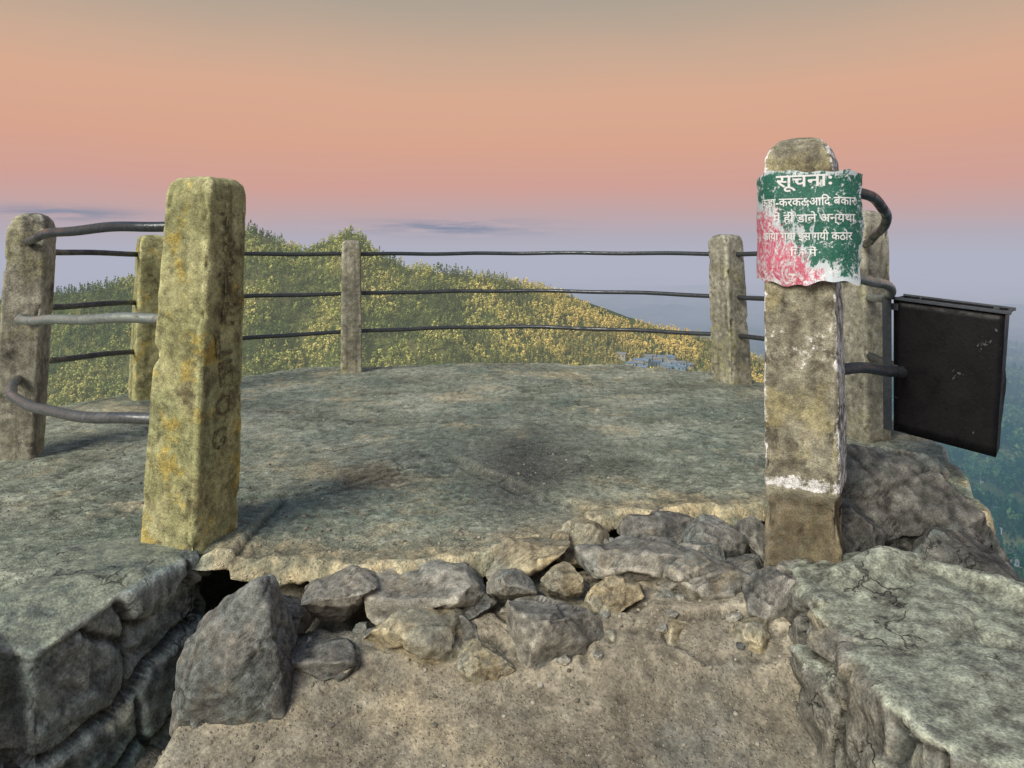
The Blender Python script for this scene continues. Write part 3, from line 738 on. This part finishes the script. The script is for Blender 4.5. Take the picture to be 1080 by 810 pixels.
# ------------------------------------------------------------ bin
A_ = Vector((1.785, 3.42, 0)); B_ = Vector((2.12, 3.14, 0))
binob = bpy.data.objects.new('trash_bin', None); scene.collection.objects.link(binob); binob.location = (1.95, 3.3, .2)
thing(binob, 'black sheet metal litter bin hung on the outer rail', 'litter bin')
td = (B_-A_).normalized(); nd_ = Vector((-td.y, td.x, 0))
if nd_.x < 0: nd_ = -nd_
nd_ = (nd_+Vector((-.03, .02, 0))).normalized()
Wd = (B_-A_).length
def bpnt(u, dpt, v):
    zt = .845-.045*u; zb = .225-.055*u
    return A_+td*(u*Wd*(1-.08*(1-v)))+nd_*(dpt*(.70+.3*v))+Vector((0, 0, zb+(zt-zb)*v))
def box_from(fn, us, ds, vs, name, mat, label=None, par=binob, bev=.003):
    bm = bmesh.new(); c = {}
    for i, u in enumerate(us):
        for j, d in enumerate(ds):
            for k, v in enumerate(vs): c[i, j, k] = bm.verts.new(fn(u, d, v))
    Q = [[(0,0,0),(1,0,0),(1,0,1),(0,0,1)], [(0,1,0),(0,1,1),(1,1,1),(1,1,0)], [(0,0,0),(0,0,1),(0,1,1),(0,1,0)],
         [(1,0,0),(1,1,0),(1,1,1),(1,0,1)], [(0,0,0),(0,1,0),(1,1,0),(1,0,0)], [(0,0,1),(1,0,1),(1,1,1),(0,1,1)]]
    for q in Q: bm.faces.new([c[x] for x in q])
    bmesh.ops.recalc_face_normals(bm, faces=bm.faces)
    bmesh.ops.bevel(bm, geom=bm.edges[:], offset=bev, segments=2, affect='EDGES', profile=.5)
    me = bpy.data.meshes.new(name); bm.to_mesh(me); bm.free()
    ob = add(name, me, mat); parent(ob, par)
    if label: ob["label"] = label
    return ob
DP = .26
bm = bmesh.new()
def panel(P00, P10, P11, P01, th, nrm, n=14):
    g = {}
    for s in (0, 1):
        for i in range(n+1):
            for j in range(n+1):
                a = i/n; b = j/n
                p = (P00*(1-a)*(1-b)+P10*a*(1-b)+P11*a*b+P01*(1-a)*b)
                e = math.sin(a*math.pi)*math.sin(b*math.pi)
                q = np.array([[a*2.3+P00.x*7, b*2.3, P00.y*3]])
                g[s, i, j] = bm.verts.new(p+nrm*(e*.022*float(fbm(q, 2, 5)[0])+(-th if s else 0)))
    for i in range(n):
        for j in range(n):
            bm.faces.new((g[0, i, j], g[0, i+1, j], g[0, i+1, j+1], g[0, i, j+1]))
            bm.faces.new((g[1, i, j], g[1, i, j+1], g[1, i+1, j+1], g[1, i+1, j]))
    for i in range(n):
        bm.faces.new((g[0, i, 0], g[1, i, 0], g[1, i+1, 0], g[0, i+1, 0])); bm.faces.new((g[0, i, n], g[0, i+1, n], g[1, i+1, n], g[1, i, n]))
        bm.faces.new((g[0, 0, i], g[0, 0, i+1], g[1, 0, i+1], g[1, 0, i])); bm.faces.new((g[0, n, i], g[1, n, i], g[1, n, i+1], g[0, n, i+1]))
c = {(i, j, k): bpnt(i, j*DP, k) for i in (0, 1) for j in (0, 1) for k in (0, 1)}
panel(c[0,0,0], c[1,0,0], c[1,0,1], c[0,0,1], .004, -nd_)
panel(c[0,1,0], c[1,1,0], c[1,1,1], c[0,1,1], .004, nd_)
panel(c[0,0,0], c[0,1,0], c[0,1,1], c[0,0,1], .004, -td)
panel(c[1,0,0], c[1,1,0], c[1,1,1], c[1,0,1], .004, td)
panel(c[0,0,0], c[1,0,0], c[1,1,0], c[0,1,0], .004, Vector((0, 0, -1)))
bmesh.ops.recalc_face_normals(bm, faces=bm.faces)
me = bpy.data.meshes.new('body'); bm.to_mesh(me); bm.free()
me.polygons.foreach_set('use_smooth', [True]*len(me.polygons)); me.update()
ob = add('body', me, M_bin); parent(ob, binob)
box_from(bpnt, (-.02, 1.05), (-.016, -.002), (.988, 1.012), 'rim', M_binrim, bev=.002)
box_from(bpnt, (1.012, 1.035), (-.002, DP+.01), (.988, 1.010), 'rim', M_binrim, bev=.002)
box_from(bpnt, (-.01, 1.05), (DP+.002, DP+.016), (.988, 1.012), 'rim', M_binrim, bev=.002)
box_from(bpnt, (.90, .95), (-.014, -.003), (1.014, 1.038), 'tab', M_binrim, 'small metal tab on the rim', bev=.001)
box_from(bpnt, (-.10, -.012), (-.03, -.016), (-.0, 1.0), 'bracket', M_binrim, 'grey flat mounting strip', bev=.002)
box_from(bpnt, (-.06, .05), (-.014, -.004), (.44, .50), 'hook', M_binrim, bev=.002)
box_from(bpnt, (-.06, .05), (-.014, -.004), (.91, .96), 'hook', M_binrim, bev=.002)

# ------------------------------------------------------------ far terrain
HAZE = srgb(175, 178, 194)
def haze(nb, sh, L=3000.):  # aerial haze painted into the material as emission, growing with distance from origin
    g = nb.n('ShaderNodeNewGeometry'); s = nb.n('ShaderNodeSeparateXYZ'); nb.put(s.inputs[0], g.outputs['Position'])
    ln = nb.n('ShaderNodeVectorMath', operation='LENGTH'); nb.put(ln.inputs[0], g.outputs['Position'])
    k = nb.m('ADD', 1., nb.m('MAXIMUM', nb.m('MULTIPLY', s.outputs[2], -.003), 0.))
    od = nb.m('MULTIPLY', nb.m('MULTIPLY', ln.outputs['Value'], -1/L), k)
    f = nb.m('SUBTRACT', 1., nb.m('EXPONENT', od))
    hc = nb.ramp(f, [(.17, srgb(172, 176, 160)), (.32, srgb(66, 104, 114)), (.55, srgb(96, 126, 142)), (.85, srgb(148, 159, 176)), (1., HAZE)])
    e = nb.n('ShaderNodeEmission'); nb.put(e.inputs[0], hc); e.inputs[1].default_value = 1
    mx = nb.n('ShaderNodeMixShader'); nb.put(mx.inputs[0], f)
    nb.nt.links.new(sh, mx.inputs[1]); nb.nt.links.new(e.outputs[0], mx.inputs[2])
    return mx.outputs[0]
RX = [-400, -100, 0, 55, 100, 140, 200, 240, 265, 290, 320, 345, 372, 395, 430, 480, 520, 570, 620, 680, 740, 800, 860, 950, 1100, 1500]
RY = [330, 325, 315, 303, 297, 288, 264, 244, 235, 248, 260, 249, 235, 258, 275, 281, 287, 298, 312, 333, 351, 374, 420, 520, 640, 700]
RH = (np.array(RX)-540)/771; RS = (268-np.array(RY))/771
def zfar(x, y):
    hx = x/np.maximum(y, 1)
    Dr = 640+50*np.sin(hx*5+.6)+30*np.sin(hx*13)
    zr = np.maximum(np.interp(hx, RH, RS)*Dr-4, -260)
    foot = np.minimum(-150, zr-70); foot = np.maximum(foot, -285)
    near = np.maximum(-5-.62*(y-8), foot)
    s = np.clip((y-360)/(Dr-360), 0, 1)
    up = foot+(zr-foot)*(s**.85)
    back = np.maximum(zr-(y-Dr)*.55, -290)
    z = np.where(y < 360, near, np.where(y < Dr, up, back))
    p = np.stack([x/90, y/90, x*0], 1)
    w = sstep(20, 300, y)*(1-.92*np.exp(-((y-Dr)/40)**2))
    z = z+w*(14*fbm(p, 4, 61)-18*np.maximum(0, fbm(np.stack([x/75+y/300, y/220, x*0], 1)+5, 3, 63, ridged=True)))
    z = z+sstep(850, 1500, y)*70*np.maximum(0, fbm(np.stack([x/700, y/700, x*0], 1), 3, 71)+.15)
    return z
hx = np.linspace(-2.4, 2.4, 420); ds = np.concatenate([np.geomspace(8.5, 340, 60), np.linspace(350, 800, 110), np.geomspace(820, 16000, 80)])
HX, DD = np.meshgrid(hx, ds)
X = HX*DD; Y = DD
z = zfar(X.ravel(), Y.ravel())
V = np.stack([X.ravel(), Y.ravel(), z], 1); nx = len(hx); ny = len(ds)
i, j = np.meshgrid(np.arange(nx-1), np.arange(ny-1)); a = (j*nx+i).ravel()
me = mesh_np('hills', V, np.stack([a, a+1, a+nx+1, a+nx], 1))
m, nb = new_mat('hillside')
g = nb.n('ShaderNodeNewGeometry'); v = g.outputs['Position']
n1 = nb.noise(v, .02, 8, .65); n2 = nb.noise(v, .15, 6, .7)
col = nb.ramp(n1, [(.35, (.05, .07, .028)), (.5, (.10, .12, .04)), (.64, (.22, .20, .08)), (.74, (.30, .24, .12))])
col = nb.mix(1., col, nb.rng(n2, .3, .7, .6, 1.4, False), 'MULTIPLY')
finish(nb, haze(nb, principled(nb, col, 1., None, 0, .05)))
hills = add('hills', me, m); hills["kind"] = "structure"; hills["label"] = "wooded mountain ridge and deep hazy valley"

houses = []
def find_on(hxv, slope, d0=380, d1=700):
    dd = np.linspace(d0, d1, 400); zz = zfar(hxv*dd, dd)
    ang = (zz+3)/dd
    k = np.where(ang > slope)[0]
    if len(k) == 0: return None
    return hxv*dd[k[0]], dd[k[0]], zz[k[0]]
hr = random.Random(3)
for k in range(26):
    px = hr.uniform(655, 728); py = 388-hr.random()*18*(1-(px-650)/160)
    r = find_on((px-540)/771, -(py-268)/771)
    if r: houses.append(r+(0,))
for k in range(30):
    hxv = hr.uniform(.60, .74); dd_ = hr.uniform(560, 950)
    houses.append((hxv*dd_, dd_, float(zfar(np.array([hxv*dd_]), np.array([dd_]))[0]), 1))
def wallm(name, c):
    m, nb = new_mat(name); g = nb.n('ShaderNodeNewGeometry')
    n = nb.noise(g.outputs['Position'], .6, 4)
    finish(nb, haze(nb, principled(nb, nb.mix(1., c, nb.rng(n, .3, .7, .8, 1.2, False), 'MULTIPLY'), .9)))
    return m
WM = [wallm('white_house_wall', (.45, .47, .5, 1)), wallm('blue_house_wall', (.22, .32, .44, 1)), wallm('cream_house_wall', (.40, .36, .28, 1))]
RM = [wallm('tin_roof', (.22, .30, .40, 1)), wallm('blue_roof', (.18, .25, .38, 1)), wallm('grey_roof', (.28, .28, .29, 1))]
WN = wallm('window_glass', (.03, .04, .05, 1))
def house_meshes(w, d, h, rh):
    bm = bmesh.new(); bmesh.ops.create_cube(bm, size=1)
    for v in bm.verts: v.co = Vector((v.co.x*w, v.co.y*d, (v.co.z+.5)*(h+4)-4))
    wall = bpy.data.meshes.new('wall'); bm.to_mesh(wall); bm.free()
    o = .5
    V = [(-w/2-o, -d/2-o, h+.02), (w/2+o, -d/2-o, h+.02), (w/2+o, d/2+o, h+.02), (-w/2-o, d/2+o, h+.02), (-w/2-o, 0, h+rh), (w/2+o, 0, h+rh)]
    roof = bpy.data.meshes.new('roof'); roof.from_pydata(V, [], [(0, 1, 5, 4), (2, 3, 4, 5), (0, 4, 3), (1, 2, 5), (3, 2, 1, 0)]); roof.update()
    win = bpy.data.meshes.new('window'); V = [(-.6, -d/2-.04, h*.4), (.6, -d/2-.04, h*.4), (.6, -d/2-.04, h*.75), (-.6, -d/2-.04, h*.75)]
    win.from_pydata(V, [], [(0, 1, 2, 3)]); win.update()
    return wall, roof, win
kinds = [house_meshes(7, 5, 3.6, 1.4), house_meshes(6.5, 5, 4.4, 1.2), house_meshes(4.5, 4.5, 2.8, 1.5)]
for k, (x, y, zz, far) in enumerate(houses):
    wl, rf, wn = kinds[k % 3]
    e = bpy.data.objects.new('house', None); scene.collection.objects.link(e); e.location = (x, y, zz+.6); e.rotation_euler = (0, 0, hr.uniform(-.6, .6))
    thing(e, 'small pale hillside house with a pitched tin roof', 'house', 'houses on the valley slope')
    wmt = hr.choice(WM); rmt = hr.choice(RM)
    for q, (nm, ms, mtt) in enumerate((('wall', wl, wmt), ('roof', rf, rmt), ('window', wn, WN), ('window', wn, WN))):
        if len(ms.materials) == 0: ms.materials.append(mtt)
        ob = bpy.data.objects.new(nm, ms); scene.collection.objects.link(ob); ob.parent = e
        ob.material_slots[0].link = 'OBJECT'; ob.material_slots[0].material = mtt
        if nm == 'window': ob.location = (-1.6 if q == 2 else 1.6, 0, 0)

def forest(n, hx0, hx1, d0, d1, seed, K=44, hgt=(7, 12), rad=(2.6, 4.2), front=13, grow=0.):
    r = np.random.default_rng(seed)
    hxv = r.uniform(hx0, hx1, n*2); d = np.sqrt(r.uniform(d0*d0, d1*d1, n*2))
    x = hxv*d; y = d
    keep = np.ones(len(x), bool)
    hp = np.array([(h[0], h[1]) for h in houses])
    for a, b in hp: keep &= ~((np.abs(x-a) < 4.5) & (y > b-front) & (y < b+4))
    x = x[keep][:n]; y = y[keep][:n]; n = len(x)
    z = zfar(x, y)
    sz = r.uniform(0, 1, n)**1.5
    g = 1+grow*np.clip((y-d0)/(d1-d0), 0, 1)
    patch = np.clip(.5+1.3*fbm(np.stack([x/26, y/26, x*0], 1), 3, seed+3), 0, 1)
    con = r.random(n) < np.where(patch < .45, .75, .15)
    H = (hgt[0]+(hgt[1]-hgt[0])*sz)*g*np.where(con, 1.3, 1.); R = (rad[0]+(rad[1]-rad[0])*sz*r.uniform(.6, 1.1, n))*g
    t = r.random((n, K))**.8
    ang = r.uniform(0, 2*np.pi, (n, K))
    prof = np.where(con[:, None], 1.02-t, np.sqrt(np.clip(1-(2*t-1.0)**2, 0.02, 1)))*(.75+.3*r.random((n, K)))
    rr = R[:, None]*prof*np.where(con[:, None], .85, 1)
    lump = 1+.3*np.sin(ang*3+r.uniform(0, 6, (n, 1)))
    rr = rr*lump
    cx = np.cos(ang)*rr; cy = np.sin(ang)*rr; cz = (.12+.88*t)*H[:, None]
    N = np.stack([np.cos(ang), np.sin(ang), .9*(t-.35)+.5], 2)+r.normal(0, .35, (n, K, 3)); N /= np.linalg.norm(N, axis=2, keepdims=True)
    A = np.cross(N, r.normal(0, 1, (n, K, 3))); A /= np.linalg.norm(A, axis=2, keepdims=True); B = np.cross(N, A)
    s = (R[:, None]*.42*r.uniform(.6, 1.3, (n, K)))[:, :, None]
    C = np.stack([cx+x[:, None], cy+y[:, None], cz+z[:, None]], 2)
    V = np.stack([C-A*s, C-B*s*.8, C+A*s, C+B*s*.8], 2).reshape(-1, 3)
    F = np.arange(len(V)).reshape(-1, 4)
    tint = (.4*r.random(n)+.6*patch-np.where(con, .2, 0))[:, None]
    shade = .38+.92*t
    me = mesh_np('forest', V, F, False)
    tone = np.clip(tint*.98+r.normal(0, .07, (n, K)), 0, 1)
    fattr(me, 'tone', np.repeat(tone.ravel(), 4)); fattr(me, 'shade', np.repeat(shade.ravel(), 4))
    return me
M_for, nb = new_mat('forest_foliage')
tn = nb.attr('tone').outputs['Fac']; sh = nb.attr('shade').outputs['Fac']
col = nb.ramp(tn, [(.05, (.055, .10, .042)), (.32, (.16, .24, .07)), (.6, (.44, .48, .13)), (.95, (.74, .64, .23))])
g = nb.n('ShaderNodeNewGeometry')
sx_ = nb.n('ShaderNodeSeparateXYZ'); nb.put(sx_.inputs[0], g.outputs['Position'])
gold = nb.m('MULTIPLY', nb.rng(sx_.outputs[0], -90., 120., .08, .88), nb.rng(tn, .1, .5, .4, 1.))  # warm sunlight towards the right slope, tinted into the foliage colour
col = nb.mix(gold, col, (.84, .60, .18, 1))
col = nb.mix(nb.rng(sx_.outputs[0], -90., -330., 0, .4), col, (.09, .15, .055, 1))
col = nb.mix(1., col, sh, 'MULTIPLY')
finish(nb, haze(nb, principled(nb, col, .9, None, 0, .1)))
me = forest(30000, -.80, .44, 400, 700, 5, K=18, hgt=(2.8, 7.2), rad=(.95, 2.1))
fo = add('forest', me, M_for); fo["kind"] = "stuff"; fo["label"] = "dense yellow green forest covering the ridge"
M_for2, nb = new_mat('valley_foliage')
tn = nb.attr('tone').outputs['Fac']; sh = nb.attr('shade').outputs['Fac']
col = nb.ramp(tn, [(.1, (.015, .04, .02)), (.5, (.05, .11, .045)), (.95, (.16, .22, .07))])
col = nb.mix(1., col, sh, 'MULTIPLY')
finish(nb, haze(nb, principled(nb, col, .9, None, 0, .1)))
me = forest(10000, .50, .86, 380, 2300, 9, K=22, hgt=(9, 14), rad=(3.5, 6.), grow=.8)
fo = add('forest', me, M_for2); fo["kind"] = "stuff"; fo["label"] = "dark green valley forest with haze mixed into its colour"

# ------------------------------------------------------------ world
world = bpy.data.worlds.new("World"); scene.world = world; world.use_nodes = True
nb = NB(world.node_tree)
SUN = Vector((-.50, -.70, .58)).normalized()
el = math.asin(SUN.z); az = math.atan2(SUN.x, SUN.y)
sky = nb.n('ShaderNodeTexSky', sky_type='NISHITA'); sky.sun_disc = False; sky.sun_elevation = el; sky.sun_rotation = az
tc = nb.n('ShaderNodeTexCoord'); v = tc.outputs['Generated']
sp = nb.n('ShaderNodeSeparateXYZ'); nb.put(sp.inputs[0], v)
zz = sp.outputs[2]
wn_ = nb.noise(nb.vmul(v, (2.2, 2.2, 9)), 1., 5, .55)
zw = nb.m('ADD', zz, nb.m('MULTIPLY', nb.m('SUBTRACT', wn_, .5), nb.rng(zz, 0., .1, 0., .055)))
t = nb.rng(zw, -.3, .5, 0, 1, False)
def tt(z): return (z+.3)/.8
stops = [(tt(-.25), srgb(96, 112, 124)), (tt(-.03), HAZE), (tt(.0), HAZE),
         (tt(.025), srgb(178, 172, 184)), (tt(.055), srgb(193, 166, 167)), (tt(.09), srgb(207, 161, 151)), (tt(.15), srgb(216, 165, 142)),
         (tt(.21), srgb(216, 171, 145)), (tt(.265), srgb(200, 170, 148)), (tt(.32), srgb(176, 163, 148)), (tt(.42), srgb(154, 150, 146))]
col = nb.ramp(t, stops)
azr = nb.m('DIVIDE', sp.outputs[0], nb.m('MAXIMUM', sp.outputs[1], .05))
def gauss(x, c, w):
    q = nb.m('DIVIDE', nb.m('SUBTRACT', x, c), w)
    return nb.m('EXPONENT', nb.m('MULTIPLY', nb.m('MULTIPLY', q, q), -1.))
cn = nb.noise(nb.vmul(v, (9, 9, 90)), 1., 6, .6)
c1 = nb.m('MULTIPLY', gauss(azr, -.08, .11), gauss(zz, .036, .010))
c2 = nb.m('MULTIPLY', gauss(azr, -.62, .10), gauss(zz, .047, .008))
cm = nb.m('MULTIPLY', nb.m('MAXIMUM', c1, c2), nb.rng(cn, .35, .62))
col = nb.mix(nb.m('MULTIPLY', cm, 1., clamp=True), col, srgb(126, 138, 162))
bg1 = nb.n('ShaderNodeBackground'); nb.put(bg1.inputs[0], col); bg1.inputs[1].default_value = 1.
bg2 = nb.n('ShaderNodeBackground'); nb.put(bg2.inputs[0], sky.outputs[0]); bg2.inputs[1].default_value = .14
mx = nb.n('ShaderNodeMixShader'); nb.put(mx.inputs[0], nb.rng(zz, .38, .62)); nb.nt.links.new(bg1.outputs[0], mx.inputs[1]); nb.nt.links.new(bg2.outputs[0], mx.inputs[2])
o = nb.n('ShaderNodeOutputWorld'); nb.nt.links.new(mx.outputs[0], o.inputs[0])

sl = bpy.data.lights.new('sun', 'SUN'); sl.energy = 3.0; sl.angle = D(28); sl.color = (1., .94, .82)
so = bpy.data.objects.new('sun', sl); scene.collection.objects.link(so)
so.rotation_euler = (-SUN).to_track_quat('-Z', 'Y').to_euler(); so.location = (-5, -5, 6)

cam = bpy.data.cameras.new('camera'); cam.sensor_width = 36; cam.lens = 25.7; cam.shift_y = -.1269
cam.clip_start = .05; cam.clip_end = 30000
co_ = bpy.data.objects.new('camera', cam); scene.collection.objects.link(co_); co_.location = (0, 0, 1.05); co_.rotation_euler = (math.pi/2, 0, 0)
scene.camera = co_
